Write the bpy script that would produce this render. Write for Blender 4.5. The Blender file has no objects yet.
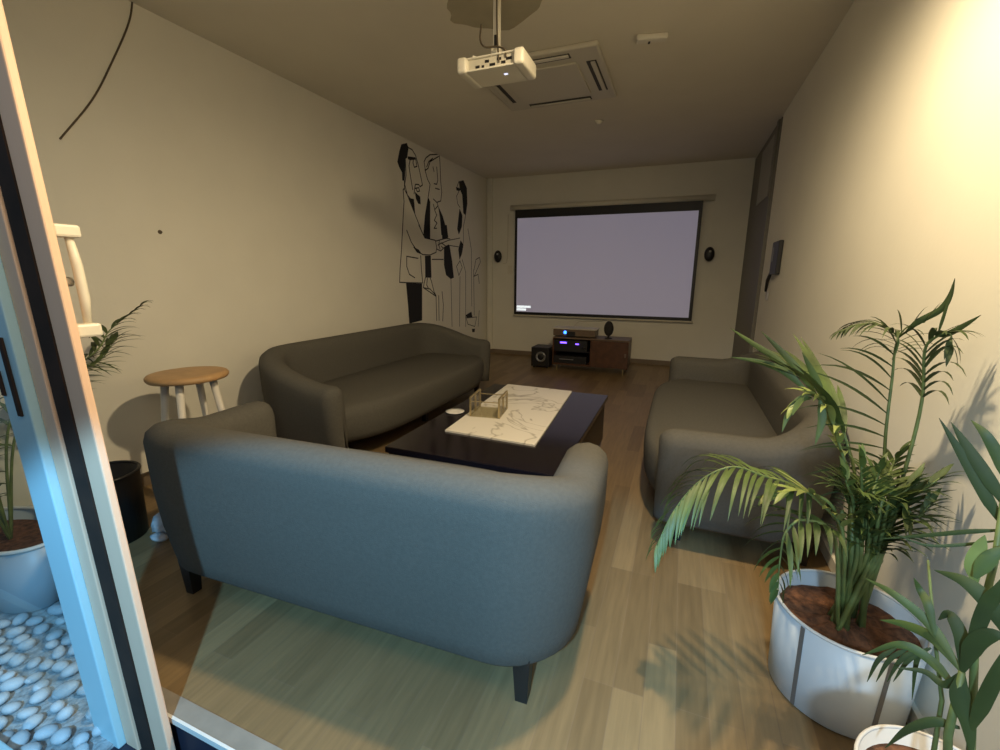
import bpy, bmesh, math, random
from mathutils import Vector, Matrix
random.seed(7)
C = bpy.context.scene.collection
SC = bpy.context.scene
R = math.radians
# ------------------------------------------------------------------ room numbers
XL, XR, YB, YF, H = -3.03, 0.755, 6.98, 0.62, 2.8
# ------------------------------------------------------------------ camera
F, YAW, PITCH, ROLL, CH = 444.5, 0.38001, 0.22039, 0.00538, 1.301
def basis():
    cy, sy, cp, sp = math.cos(YAW), math.sin(YAW), math.cos(PITCH), math.sin(PITCH)
    fwd = Vector((-sy*cp, cy*cp, -sp)); right = Vector((cy, sy, 0)); up = right.cross(fwd)
    r = math.cos(ROLL)*right + math.sin(ROLL)*up
    u = -math.sin(ROLL)*right + math.cos(ROLL)*up
    return r, u, fwd
CR, CU, CF = basis()
cam = bpy.data.cameras.new('camera'); co = bpy.data.objects.new('camera', cam); C.objects.link(co)
cam.sensor_width = 36; cam.lens = F/1000*36; cam.clip_start = 0.02
co.matrix_world = Matrix((( CR.x, CU.x, -CF.x, 0), (CR.y, CU.y, -CF.y, 0), (CR.z, CU.z, -CF.z, CH), (0, 0, 0, 1)))
SC.camera = co
def at(px, py, axis, val):
    """measured point of the photo on the plane axis = val (survey helper)"""
    d = CF + CR*((px-500)/F) - CU*((py-375)/F)
    o = Vector((0, 0, CH)); t = (val-o[axis])/d[axis]
    return o + d*t
# ------------------------------------------------------------------ materials
def nodes(name):
    m = bpy.data.materials.new(name); m.use_nodes = True
    return m, m.node_tree, m.node_tree.nodes['Principled BSDF']
def mat(name, col, rough=.6, metal=0, noise=0, scale=20, bump=0, bscale=None, emit=None, estr=0, spec=None, coat=0):
    m, t, b = nodes(name)
    b.inputs['Base Color'].default_value = (*col, 1); b.inputs['Roughness'].default_value = rough
    b.inputs['Metallic'].default_value = metal
    if spec is not None: b.inputs['Specular IOR Level'].default_value = spec
    if coat: b.inputs['Coat Weight'].default_value = coat
    tc = t.nodes.new('ShaderNodeTexCoord')
    if noise:
        n = t.nodes.new('ShaderNodeTexNoise'); n.inputs['Scale'].default_value = scale; n.inputs['Detail'].default_value = 5
        t.links.new(tc.outputs['Object'], n.inputs['Vector'])
        r = t.nodes.new('ShaderNodeValToRGB')
        r.color_ramp.elements[0].position = .3; r.color_ramp.elements[1].position = .7
        r.color_ramp.elements[0].color = (*[c*(1-noise) for c in col], 1)
        r.color_ramp.elements[1].color = (*[min(1, c*(1+noise)) for c in col], 1)
        t.links.new(n.outputs['Fac'], r.inputs['Fac']); t.links.new(r.outputs['Color'], b.inputs['Base Color'])
    if bump:
        n2 = t.nodes.new('ShaderNodeTexNoise'); n2.inputs['Scale'].default_value = bscale or scale; n2.inputs['Detail'].default_value = 4
        t.links.new(tc.outputs['Object'], n2.inputs['Vector'])
        bp = t.nodes.new('ShaderNodeBump'); bp.inputs['Strength'].default_value = bump; bp.inputs['Distance'].default_value = .01
        t.links.new(n2.outputs['Fac'], bp.inputs['Height']); t.links.new(bp.outputs['Normal'], b.inputs['Normal'])
    if emit:
        b.inputs['Emission Color'].default_value = (*emit, 1); b.inputs['Emission Strength'].default_value = estr
    return m
def glass_mat(name, tint=(.85, .93, .95), refl=1.0):
    m, t, b = nodes(name)
    t.nodes.remove(b); out = t.nodes['Material Output']
    tr = t.nodes.new('ShaderNodeBsdfTransparent'); tr.inputs['Color'].default_value = (*tint, 1)
    gl = t.nodes.new('ShaderNodeBsdfGlossy'); gl.inputs['Roughness'].default_value = .02
    lw = t.nodes.new('ShaderNodeLayerWeight'); lw.inputs['Blend'].default_value = .5
    pw = t.nodes.new('ShaderNodeMath'); pw.operation = 'POWER'; pw.inputs[1].default_value = 4
    t.links.new(lw.outputs['Facing'], pw.inputs[0])
    fr = t.nodes.new('ShaderNodeMath'); fr.operation = 'MULTIPLY_ADD'; fr.inputs[1].default_value = .5*refl; fr.inputs[2].default_value = .03
    t.links.new(pw.outputs[0], fr.inputs[0])
    mx = t.nodes.new('ShaderNodeMixShader')
    t.links.new(fr.outputs[0], mx.inputs[0]); t.links.new(tr.outputs[0], mx.inputs[1]); t.links.new(gl.outputs[0], mx.inputs[2])
    t.links.new(mx.outputs[0], out.inputs['Surface'])
    return m
def wood_floor():
    m, t, b = nodes('oak_plank_floor')
    tc = t.nodes.new('ShaderNodeTexCoord'); mp = t.nodes.new('ShaderNodeMapping')
    mp.inputs['Rotation'].default_value = (0, 0, R(90))
    t.links.new(tc.outputs['Object'], mp.inputs['Vector'])
    br = t.nodes.new('ShaderNodeTexBrick')
    br.inputs['Scale'].default_value = 1; br.inputs['Brick Width'].default_value = .62; br.inputs['Row Height'].default_value = .095
    br.inputs['Mortar Size'].default_value = .0012; br.inputs['Mortar Smooth'].default_value = .3; br.offset = .37; br.offset_frequency = 3
    br.inputs['Color1'].default_value = (.275, .188, .092, 1); br.inputs['Color2'].default_value = (.175, .116, .055, 1)
    br.inputs['Mortar'].default_value = (.22, .15, .085, 1)
    t.links.new(mp.outputs[0], br.inputs['Vector'])
    mp2 = t.nodes.new('ShaderNodeMapping'); mp2.inputs['Scale'].default_value = (26, 1.8, 1)
    t.links.new(tc.outputs['Object'], mp2.inputs['Vector'])
    n = t.nodes.new('ShaderNodeTexNoise'); n.inputs['Scale'].default_value = 2.2; n.inputs['Detail'].default_value = 6
    t.links.new(mp2.outputs[0], n.inputs['Vector'])
    r = t.nodes.new('ShaderNodeValToRGB'); r.color_ramp.elements[0].position = .3; r.color_ramp.elements[1].position = .75
    r.color_ramp.elements[0].color = (.84, .83, .82, 1); r.color_ramp.elements[1].color = (1.12, 1.1, 1.08, 1)
    t.links.new(n.outputs['Fac'], r.inputs['Fac'])
    mx = t.nodes.new('ShaderNodeMix'); mx.data_type = 'RGBA'; mx.blend_type = 'MULTIPLY'; mx.inputs[0].default_value = 1
    t.links.new(br.outputs['Color'], mx.inputs[6]); t.links.new(r.outputs['Color'], mx.inputs[7])
    t.links.new(mx.outputs[2], b.inputs['Base Color'])
    b.inputs['Roughness'].default_value = .42
    bp = t.nodes.new('ShaderNodeBump'); bp.inputs['Strength'].default_value = .12; bp.inputs['Distance'].default_value = .004
    t.links.new(n.outputs['Fac'], bp.inputs['Height']); t.links.new(bp.outputs[0], b.inputs['Normal'])
    return m
def marble():
    m, t, b = nodes('white_marble')
    tc = t.nodes.new('ShaderNodeTexCoord')
    n = t.nodes.new('ShaderNodeTexNoise'); n.inputs['Scale'].default_value = 2.2; n.inputs['Detail'].default_value = 3; n.inputs['Distortion'].default_value = 1.4
    t.links.new(tc.outputs['Object'], n.inputs['Vector'])
    r = t.nodes.new('ShaderNodeValToRGB'); e = r.color_ramp.elements
    e[0].position = 0; e[0].color = (.86, .82, .74, 1); e[1].position = 1; e[1].color = (.86, .82, .74, 1)
    for p, c in ((.485, (.86, .82, .74, 1)), (.503, (.50, .46, .40, 1)), (.512, (.64, .6, .52, 1)), (.53, (.86, .82, .74, 1))):
        x = e.new(p); x.color = c
    t.links.new(n.outputs['Fac'], r.inputs['Fac']); t.links.new(r.outputs['Color'], b.inputs['Base Color'])
    b.inputs['Roughness'].default_value = .25
    return m
M = {}
M['wall'] = mat('painted_plaster', (.79, .76, .655), .85, noise=.02, scale=3, bump=.05, bscale=60)
M['ceiling'] = mat('ceiling_paint', (.74, .69, .57), .9, noise=.03, scale=2)
M['floor'] = wood_floor()
M['base'] = mat('brown_baseboard', (.20, .15, .10), .6)
M['grey_door'] = mat('grey_door_laminate', (.155, .145, .12), .5)
M['grey_panel'] = mat('grey_transom_panel', (.30, .29, .26), .35)
M['cream'] = mat('cream_lacquer', (.88, .60, .42), .5)
M['handle'] = mat('cream_handle_enamel', (.80, .74, .60), .4)
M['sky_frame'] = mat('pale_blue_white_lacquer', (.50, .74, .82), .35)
M['gap'] = mat('dark_rubber_seal', (.030, .014, .008), .9, noise=.5, scale=9)
M['stone'] = mat('taupe_threshold', (.27, .24, .2), .6, noise=.1, scale=15)
M['alu'] = mat('white_aluminium', (.75, .74, .7), .35)
M['outside'] = mat('dark_outdoor_tile', (.02, .022, .04), .5, noise=.2, scale=8)
M['sofa'] = mat('grey_woven_upholstery', (.108, .102, .088), .95, noise=.07, scale=90, bump=.25, bscale=350, spec=.15)
M['black_leg'] = mat('black_wood', (.012, .01, .009), .45)
M['black_glass'] = mat('black_gloss_top', (.010, .007, .009), .12)
M['black_side'] = mat('black_stained_wood', (.01, .007, .006), .35)
M['marble'] = marble()
M['oak'] = mat('light_oak', (.48, .29, .13), .5, noise=.12, scale=12)
M['white_leg'] = mat('white_painted_wood', (.72, .68, .6), .5)
M['walnut'] = mat('walnut_veneer', (.085, .036, .015), .4, noise=.25, scale=14)
M['walnut_top'] = mat('brown_veneer_top', (.16, .11, .07), .4, noise=.15, scale=14)
M['black'] = mat('black_plastic', (.012, .011, .011), .45)
M['blackgrille'] = mat('black_speaker_cloth', (.02, .018, .016), .8, noise=.4, scale=200)
M['silver'] = mat('brushed_silver', (.5, .5, .48), .3, .9)
M['brass'] = mat('brass_leg', (.5, .4, .22), .35, .8)
M['led'] = mat('blue_indicator', (.05, .1, .8), .4, emit=(.03, .16, 1), estr=6)
M['ledp'] = mat('violet_display', (.1, .05, .8), .4, emit=(.18, .08, 1), estr=4)
M['screen'] = mat('projection_fabric', (.50, .48, .52), .9, emit=(.47, .44, .60), estr=.24)  # the projector's light is put into the fabric as emission
M['glyph'] = mat('projected_white_caption', (.9, .95, .95), .9, emit=(.9, 1, 1), estr=.9)
M['white'] = mat('white_plastic', (.74, .70, .58), .4)
M['offwhite'] = mat('aged_white_plastic', (.60, .56, .45), .5)
M['vent'] = mat('dark_vent_opening', (.05, .045, .035), .7)
M['patch'] = mat('olive_painted_shadow', (.42, .38, .27), .9, noise=.08, scale=6)
M['cable'] = mat('brown_cable', (.10, .075, .045), .6)
M['ink'] = mat('black_mural_paint', (.012, .011, .013), .8)
M['leaf'] = mat('palm_green', (.075, .115, .026), .55, noise=.45, scale=7)
M['leaf2'] = mat('yellow_green_leaf', (.24, .29, .08), .45, noise=.35, scale=7)
M['leafd'] = mat('deep_green_leaf', (.042, .066, .014), .65, noise=.4, scale=7)
M['stem'] = mat('green_stem', (.14, .19, .06), .5, noise=.3, scale=20)
M['soil'] = mat('red_brown_potting_bark', (.13, .055, .025), .95, noise=.6, scale=40, bump=.9, bscale=45)
M['zinc'] = mat('zinc_sheet', (.62, .68, .72), .45, .0, noise=.05, scale=5)
M['seam'] = mat('dull_zinc_seam', (.2, .2, .2), .5, .3)
M['ceram'] = mat('white_ceramic', (.75, .73, .69), .3)
M['pebble'] = mat('pale_river_pebble', (.50, .57, .62), .6, noise=.12, scale=25)
M['gravel'] = mat('grey_gravel_bed', (.30, .35, .38), .9, noise=.3, scale=60, bump=1, bscale=50)
M['pane'] = glass_mat('door_glass', (.80, .9, .93))
M['acryl'] = glass_mat('clear_acrylic', (.86, .84, .76))
M['bag'] = mat('white_crumpled_plastic', (.62, .63, .66), .4)
M['paper'] = mat('white_porcelain', (.85, .84, .8), .4)
# ------------------------------------------------------------------ mesh helpers
class MB:
    def __init__(s): s.bm = bmesh.new()
    def box(s, x0, x1, y0, y1, z0, z1, bev=0, seg=2):
        r = bmesh.ops.create_cube(s.bm, size=1)
        for v in r['verts']:
            v.co = Vector((x0+(v.co.x+.5)*(x1-x0), y0+(v.co.y+.5)*(y1-y0), z0+(v.co.z+.5)*(z1-z0)))
        if bev:
            es = list({e for v in r['verts'] for e in v.link_edges})
            bmesh.ops.bevel(s.bm, geom=es, offset=bev, segments=seg, affect='EDGES', profile=.5)
        return s
    def tube(s, pts, rad, n=8, cap=True):
        pts = [Vector(p) for p in pts]; k = len(pts)
        rr = rad if isinstance(rad, (list, tuple)) else [rad]*k
        rings = []; ref = None
        for i, p in enumerate(pts):
            d = (pts[min(i+1, k-1)]-pts[max(i-1, 0)]).normalized()
            if ref is None:
                ref = Vector((0, 0, 1)) if abs(d.z) < .9 else Vector((1, 0, 0))
            a = (ref - d*ref.dot(d)).normalized(); b = d.cross(a); ref = a
            rings.append([s.bm.verts.new(p+(a*math.cos(2*math.pi*j/n)+b*math.sin(2*math.pi*j/n))*rr[i]) for j in range(n)])
        for i in range(k-1):
            for j in range(n):
                s.bm.faces.new((rings[i][j], rings[i][(j+1) % n], rings[i+1][(j+1) % n], rings[i+1][j]))
        if cap:
            s.bm.faces.new(rings[0][::-1]); s.bm.faces.new(rings[-1])
        return s
    def lathe(s, prof, c=(0, 0, 0), n=40):
        rings = []
        for r, z in prof:
            if r < 1e-5: rings.append([s.bm.verts.new((c[0], c[1], c[2]+z))])
            else: rings.append([s.bm.verts.new((c[0]+r*math.cos(2*math.pi*j/n), c[1]+r*math.sin(2*math.pi*j/n), c[2]+z)) for j in range(n)])
        for a, b in zip(rings, rings[1:]):
            for j in range(n):
                if len(a) == 1 and len(b) > 1: s.bm.faces.new((a[0], b[(j+1) % n], b[j]))
                elif len(b) == 1 and len(a) > 1: s.bm.faces.new((a[j], a[(j+1) % n], b[0]))
                elif len(a) > 1: s.bm.faces.new((a[j], a[(j+1) % n], b[(j+1) % n], b[j]))
        return s
    def poly(s, pts):
        s.bm.faces.new([s.bm.verts.new(p) for p in pts]); return s
    def prism(s, pts, off):
        off = Vector(off); a = [s.bm.verts.new(Vector(p)) for p in pts]; b = [s.bm.verts.new(Vector(p)+off) for p in pts]
        k = len(pts); s.bm.faces.new(a[::-1]); s.bm.faces.new(b)
        for i in range(k): s.bm.faces.new((a[i], a[(i+1) % k], b[(i+1) % k], b[i]))
        return s
    def ribbon(s, pts, w, off):
        """flat painted stroke: polyline in a plane with normal +X"""
        P = [Vector(p) for p in pts]
        for i, p in enumerate(P[:-1]):
            q = P[i+1]; d = (q-p)
            if d.length < 1e-6: continue
            d.normalize(); nn = Vector((0, -d.z, d.y))*w/2; e = d*w*.35
            s.prism([p-e-nn, q+e-nn, q+e+nn, p-e+nn], off)
        return s
    def build(s, name, m, parent=None, smooth=False, loc=None):
        bmesh.ops.recalc_face_normals(s.bm, faces=s.bm.faces[:])
        me = bpy.data.meshes.new(name); s.bm.to_mesh(me); s.bm.free(); me.materials.append(m)
        if smooth:
            for p in me.polygons: p.use_smooth = True
        o = bpy.data.objects.new(name, me); C.objects.link(o)
        if parent: o.parent = parent
        if loc: o.location = loc
        return o
def localise(o, base):
    o.data.transform(Matrix.Translation(-Vector(base))); return o
def tag(o, label=None, cat=None, group=None, kind=None):
    if label: o['label'] = label
    if cat: o['category'] = cat
    if group: o['group'] = group
    if kind: o['kind'] = kind
    return o
def thing(name, label, cat, loc=(0, 0, 0), group=None, rz=0):
    o = bpy.data.objects.new(name, None); C.objects.link(o); o.location = loc; o.rotation_euler.z = rz
    o.empty_display_size = .1
    return tag(o, label, cat, group)
def struct(name, mb, m, parent=None):
    return tag(mb.build(name, m, parent), kind='structure')
def cr(pts, n=8):
    """Catmull-Rom"""
    P = [Vector(p) for p in pts]; P = [P[0]*2-P[1]]+P+[P[-1]*2-P[-2]]; out = []
    for i in range(1, len(P)-2):
        a, b, c, d = P[i-1:i+3]
        for k in range(n):
            t = k/n
            out.append(.5*((2*b)+(c-a)*t+(2*a-5*b+4*c-d)*t*t+(3*b-a-3*c+d)*t**3))
    out.append(P[-2]); return out
# ================================================================== SETTING
struct('floor', MB().prism([(-1.50, .69, -.14), (XR+.1, .69, -.14), (XR+.1, YB+.1, -.14), (XL-.1, YB+.1, -.14), (XL-.1, 1.06, -.14), (-2.46, 1.04, -.14)], (0, 0, .14)), M['floor'])
struct('ground', MB().box(-6, 5, -6, .69, -.20, -.14), M['outside'])
struct('ceiling', MB().box(XL-.1, XR+.1, .55, YB+.1, H, H+.1), M['ceiling'])
struct('wall_left', MB().box(XL-.1, XL, .40, YB+.1, -.14, H), M['wall'])
struct('wall_back', MB().box(XL, XR+.1, YB, YB+.1, 0, H), M['wall'])
DY0 = 5.30
struct('wall_right', MB().box(XR, XR+.1, .45, DY0, -.05, H), M['wall'])
dr = struct('door_2', MB().box(XR-.01, XR+.06, DY0+.0, YB, 0, H-.02), M['grey_door'])
tag(MB().box(XR-.018, XR-.005, DY0+.25, DY0+1.0, 2.12, H-.10).build('transom_panel', M['grey_panel'], dr), 'paler grey upper panel')
MB().box(XR-.03, XR-.009, DY0+.02, DY0+.10, 0, H-.03).build('door_frame', M['grey_door'], dr)
struct('baseboard_back', MB().box(XL, XR-.02, YB-.015, YB, 0, .07), M['base'])
struct('baseboard_left', MB().box(XL, XL+.015, 1.2, YB-.015, 0, .08), M['base'])
struct('baseboard_right', MB().box(XR-.015, XR, .7, DY0, 0, .06), M['wall'])
struct('trim_1', MB().box(XL, XR, .55, .66, 2.5, H), M['cream'])
struct('trim_2', MB().box(-1.50, XR, .638, .69, -.02, .004), M['stone'])
struct('trim_7', MB().box(-1.50, XR, .640, .69, -.14, -.02), M['outside'])
struct('trim_3', MB().box(-1.50, XR, .630, .638, -.012, .008), M['alu'])
# back wall pilaster lines + cable duct
struct('trim_4', MB().box(XL+.02, XL+.10, YB-.03, YB, .07, H), M['wall'])
struct('trim_5', MB().box(.30, .33, YB-.012, YB, .5, 2.45), M['wall'])
# ------------------------------------------------------------------ sliding glass door at the left
LEAN = .052
def lean(o):
    for v in o.data.vertices: v.co.x -= LEAN*v.co.z
    return o
def dbox(name, m, par, x0, x1, y0, y1, z0, z1, bev=0):
    return lean(MB().box(x0, x1, y0, y1, z0, z1, bev).build(name, m, par))
door = tag(dbox('door_1', M['cream'], None, -1.360, -1.288, .60, .62, -.14, 2.5, .004), kind='structure')
dbox('dark_channel', M['gap'], door, -1.424, -1.360, .597, .617, -.14, 2.5)
dbox('inner_stile', M['cream'], door, -1.500, -1.440, .595, .62, -.14, 2.5, .003)
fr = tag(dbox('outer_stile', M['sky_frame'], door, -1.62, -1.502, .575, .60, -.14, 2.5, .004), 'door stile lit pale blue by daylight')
dbox('latch_slot', M['gap'], fr, -1.555, -1.535, .569, .576, .93, 1.14, .003)
dbox('latch_slot', M['gap'], fr, -1.61, -1.595, .569, .576, .98, 1.05, .003)
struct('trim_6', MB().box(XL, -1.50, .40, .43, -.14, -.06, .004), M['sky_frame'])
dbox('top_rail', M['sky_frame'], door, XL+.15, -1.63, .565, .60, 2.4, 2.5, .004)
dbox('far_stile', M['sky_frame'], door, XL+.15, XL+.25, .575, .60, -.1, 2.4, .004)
lean(MB().poly([(XL+.12, .585, -.1), (-1.63, .585, -.1), (-1.63, .585, 2.4), (XL+.12, .585, 2.4)]).build('glass_pane', M['pane'], door))
hd = MB()
hd.box(-1.345, -1.300, .62, .675, 1.385, 1.415, .006); hd.box(-1.345, -1.300, .62, .675, 1.145, 1.178, .006)
hdl = lean(hd.build('door_handle', M['handle'], door))
lean(MB().tube([(-1.32, .655, 1.17), (-1.32, .660, 1.24), (-1.32, .660, 1.32), (-1.32, .655, 1.395)], [.008, .011, .011, .008], 12).build('grip_bar', M['handle'], hdl, True))
lean(MB().tube([(-1.345, .62, 1.28), (-1.355, .655, 1.28)], .012, 12).build('lock_knob', M['handle'], hdl, True))
# ================================================================== SOFAS
def u_path(w, d, rc, n=10):
    """open U seen from above; back along y=0 (outer), arms toward +y; x from -w/2 to w/2"""
    pts = []
    x0, x1 = -w/2, w/2
    for k in range(8): pts.append((x0, d-(d-rc)*k/8))
    for k in range(n+1):
        a = math.pi + (math.pi/2)*k/n
        pts.append((x0+rc+rc*math.cos(a), rc+rc*math.sin(a)))
    m = max(6, int((w-2*rc)/.15))
    for k in range(1, m): pts.append((x0+rc+(w-2*rc)*k/m, 0))
    for k in range(n+1):
        a = -math.pi/2 + (math.pi/2)*k/n
        pts.append((x1-rc+rc*math.cos(a), rc+rc*math.sin(a)))
    for k in range(1, 9): pts.append((x1, rc+(d-rc)*k/8))
    return pts
def smooth(t): t = max(0, min(1, t)); return t*t*(3-2*t)
def make_sofa(label, loc, rz, w, d, arm, hb, ha, seat_d, rc=.30, zb=.14, rnum=4, fall=.36):
    """w width, arm = how far arms reach forward, seat_d = seat depth incl. bulge"""
    root = thing('sofa', label, 'sofa', loc, 'upholstered grey sofas around the coffee table', rz)
    T = .16
    path = u_path(w-T, arm, rc-.02)
    P = [Vector((x, y+T/2, 0)) for x, y in path]
    k = len(P); L = [0]
    for i in range(1, k): L.append(L[-1]+(P[i]-P[i-1]).length)
    tot = L[-1]
    bm = bmesh.new(); rings = []
    fr_ = []
    cap = T/2
    # extra samples at the ends for rounded arm tips
    samples = []
    for i in range(k): samples.append((P[i], (P[min(i+1, k-1)]-P[max(i-1, 0)]).normalized(), L[i]))
    tips0 = [(P[0]-samples[0][1]*cap*s, samples[0][1], -cap*s) for s in (1.0, .97, .87, .7, .5, .25)]
    tips1 = [(P[-1]+samples[-1][1]*cap*s, samples[-1][1], tot+cap*s) for s in (.25, .5, .7, .87, .97, 1.0)]
    allp = tips0+samples+tips1
    for p, tg, s in allp:
        nrm = Vector((tg.y, -tg.x, 0))              # outward
        e = 0
        if s < 0: e = -s/cap
        if s > tot: e = (s-tot)/cap
        th = T*max(.04, math.sqrt(max(0, 1-e*e)))
        yy = p.y/arm
        zt = hb+(ha-hb)*smooth((p.y)/fall) - .05*(1-math.sqrt(max(0, 1-e*e)))
        sh = .06*smooth((.45)/(.45))
        ring = []
        o, i_ = th/2, -th/2
        def pt(off, z):
            zz = max(0, (z-zb)/(hb-zb))
            flare = -.03*(1-smooth(zz/.5)) + .012*zz          # body tapers in below, flares slightly above
            return p+nrm*(off+flare*(1 if off > 0 else .4))+Vector((0, 0, z))
        prof = [(o*.75, zb), (o*.95, zb+.02), (o, zb+.08), (o, zb+.2), (o, (zb+zt)/2+.05), (o, zt-.12), (o, zt-.065)]
        for q in range(1, 6):
            a = math.pi*q/6
            prof.append((o*math.cos(a), zt-.065+.065*math.sin(a)))
        prof += [(i_, zt-.065), (i_, zt-.14), (i_, (zb+zt)/2), (i_, zb+.12), (i_*.9, zb)]
        rings.append([bm.verts.new(pt(a, z)) for a, z in prof])
    n = len(rings[0])
    for a, b in zip(rings, rings[1:]):
        for j in range(n): bm.faces.new((a[j], a[(j+1) % n], b[(j+1) % n], b[j]))
    bm.faces.new(rings[0][::-1]); bm.faces.new(rings[-1])
    mb = MB(); mb.bm = bm
    mb.build('backrest_and_arms', M['sofa'], root, True)
    # seat: rounded plan, bulging front
    xs = w/2-T*.65
    plan = []
    m = 22
    fy = min(arm+.02, seat_d-.10)
    for q in range(m+1):
        t = q/m; x = -1+2*t
        plan.append(Vector((x*(w/2-.05 if True else xs), fy+(seat_d-fy)*(1-abs(x)**5), 0)))
    inner = [Vector((xs, .12, 0)), Vector((xs*.5, .09, 0)), Vector((0, .08, 0)), Vector((-xs*.5, .09, 0)), Vector((-xs, .12, 0))]
    # pull sides in where they pass the arms
    side1 = [Vector((xs, fy-.06, 0)), Vector((xs, fy*.5, 0))]; side0 = [Vector((-xs, fy*.5, 0)), Vector((-xs, fy-.06, 0))]
    plan = plan+side1+inner+side0
    cen = Vector((0, seat_d*.5, 0))
    prof = [(.90, zb+.02), (.955, zb+.035), (.985, zb+.08), (1.0, zb+.16), (1.0, zb+.22), (.985, zb+.262), (.955, zb+.283), (.90, zb+.292), (.6, zb+.30), (.25, zb+.305)]
    bm = bmesh.new(); rr = []
    for sc_, z in prof:
        rr.append([bm.verts.new(cen+(p-cen)*sc_+Vector((0, 0, z))) for p in plan])
    n = len(plan)
    for a, b in zip(rr, rr[1:]):
        for j in range(n): bm.faces.new((a[j], a[(j+1) % n], b[(j+1) % n], b[j]))
    bm.faces.new(rr[0][::-1]); bm.faces.new(rr[-1])
    mb = MB(); mb.bm = bm
    mb.build('seat_cushion', M['sofa'], root, True)
    # legs
    lx = w/2-.17; ly0, ly1 = .10, seat_d-.22
    lp = [(-lx, ly0), (lx, ly0), (-lx, ly1), (lx, ly1)]
    if rnum == 6: lp += [(0, ly0), (0, ly1)]
    for (x, y) in lp:
        b = MB(); r = bmesh.ops.create_cube(b.bm, size=1)
        for v in r['verts']:
            s_ = .028 if v.co.z > 0 else .019
            v.co = Vector((x+math.copysign(s_, v.co.x), y+math.copysign(s_, v.co.y), .0 if v.co.z < 0 else zb+.03))
        b.build('leg', M['black_leg'], root)
    return root
make_sofa('grey fabric sofa seen from behind, nearest the camera, its back washed by blue daylight', (-1.07, .965, 0), R(2.4), 1.78, .85, .50, .765, .685, .80, .22)
make_sofa('long dark grey sofa along the left wall under the line-drawn mural', (-2.83, 3.36, 0), R(-91), 2.50, .95, .72, .785, .60, .98, .38, rnum=6, fall=.80)
make_sofa('grey sofa along the right wall behind the palm fronds', (.725, 3.16, 0), R(90), 2.22, .85, .60, .74, .61, .86, .24)
# ================================================================== COFFEE TABLE
ct = thing('coffee_table', 'low black gloss coffee table with an inset slab of veined white marble', 'table', (-.935, 2.63, 0))
def tp(mb, name, m): return localise(mb.build(name, m, ct), (-.935, 2.63, 0))
tp(MB().box(-1.41, -.455, 1.86, 3.40, .365, .40, .004), 'tabletop', M['black_glass'])
tp(MB().box(-1.34, -.53, 1.94, 3.32, .0, .05), 'plinth', M['black_side'])
tp(MB().box(-1.40, -.475, 1.88, 3.38, .05, .365), 'table_body', M['black_side'])
mp_ = MB().prism([at(445, 430, 2, .41), at(535, 445, 2, .41), at(572, 391, 2, .41), at(508, 384, 2, .41)], (0, 0, -.012))
tp(mp_, 'marble_slab', M['marble'])
# clear caddy
cx, cy = -1.115, 2.60
cd = thing('napkin_holder', 'clear acrylic holder with two upright side panels standing on the marble', 'holder', (cx, cy, .411), rz=R(8))
MB().box(-.10, .10, -.11, .11, 0, .006).build('base_plate', M['acryl'], cd)
for sx in (-.095, .095):
    pnl = MB().box(sx-.004, sx+.004, -.11, .11, .006, .125, .002).build('side_panel', M['acryl'], cd)
    e = MB()
    for y0 in (-.11, 0.0, .11): e.box(sx-.006, sx+.006, y0-.003, y0+.003, .004, .13)
    e.box(sx-.006, sx+.006, -.11, .11, .124, .131)
    e.build('edge_rim', M['brass'], pnl)
for yy in (-.10, .10):
    MB().tube([(-.095, yy, .10), (.095, yy, .10)], .003, 8).build('cross_bar', M['brass'], cd)
sp = thing('saucer', 'small round white saucer on the black tabletop left of the marble', 'saucer', tuple(at(455, 412, 2, .4005)))
MB().lathe([(0, 0), (.040, 0), (.062, .005), (.064, .007), (.040, .003), (0, .002)], n=28).build('dish', M['paper'], sp, True)
# ================================================================== STOOL
st = thing('bar_stool', 'round wooden topped stool with white splayed legs against the left wall', 'stool', (-2.56, 1.63, 0))
MB().lathe([(0, .715), (.17, .715), (.192, .720), (.2, .730), (.2, .742), (.192, .752), (.17, .756), (0, .757)], n=48).build('seat', M['oak'], st, True)
for k in range(4):
    a = R(35+90*k)
    ca, sa = math.cos(a), math.sin(a)
    MB().tube([(ca*.12, sa*.12, .716), (ca*.215, sa*.215, 0)], [.020, .014], 12).build('leg', M['white_leg'], st, True)
for k in range(4):
    a, b = R(35+90*k), R(125+90*k); zz = .28+.06*(k % 2); rr_ = .12+(.215-.12)*(1-zz/.716)
    MB().tube([(math.cos(a)*rr_, math.sin(a)*rr_, zz), (math.cos(b)*rr_, math.sin(b)*rr_, zz)], .010, 8).build('footrest', M['white_leg'], st, True)
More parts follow.
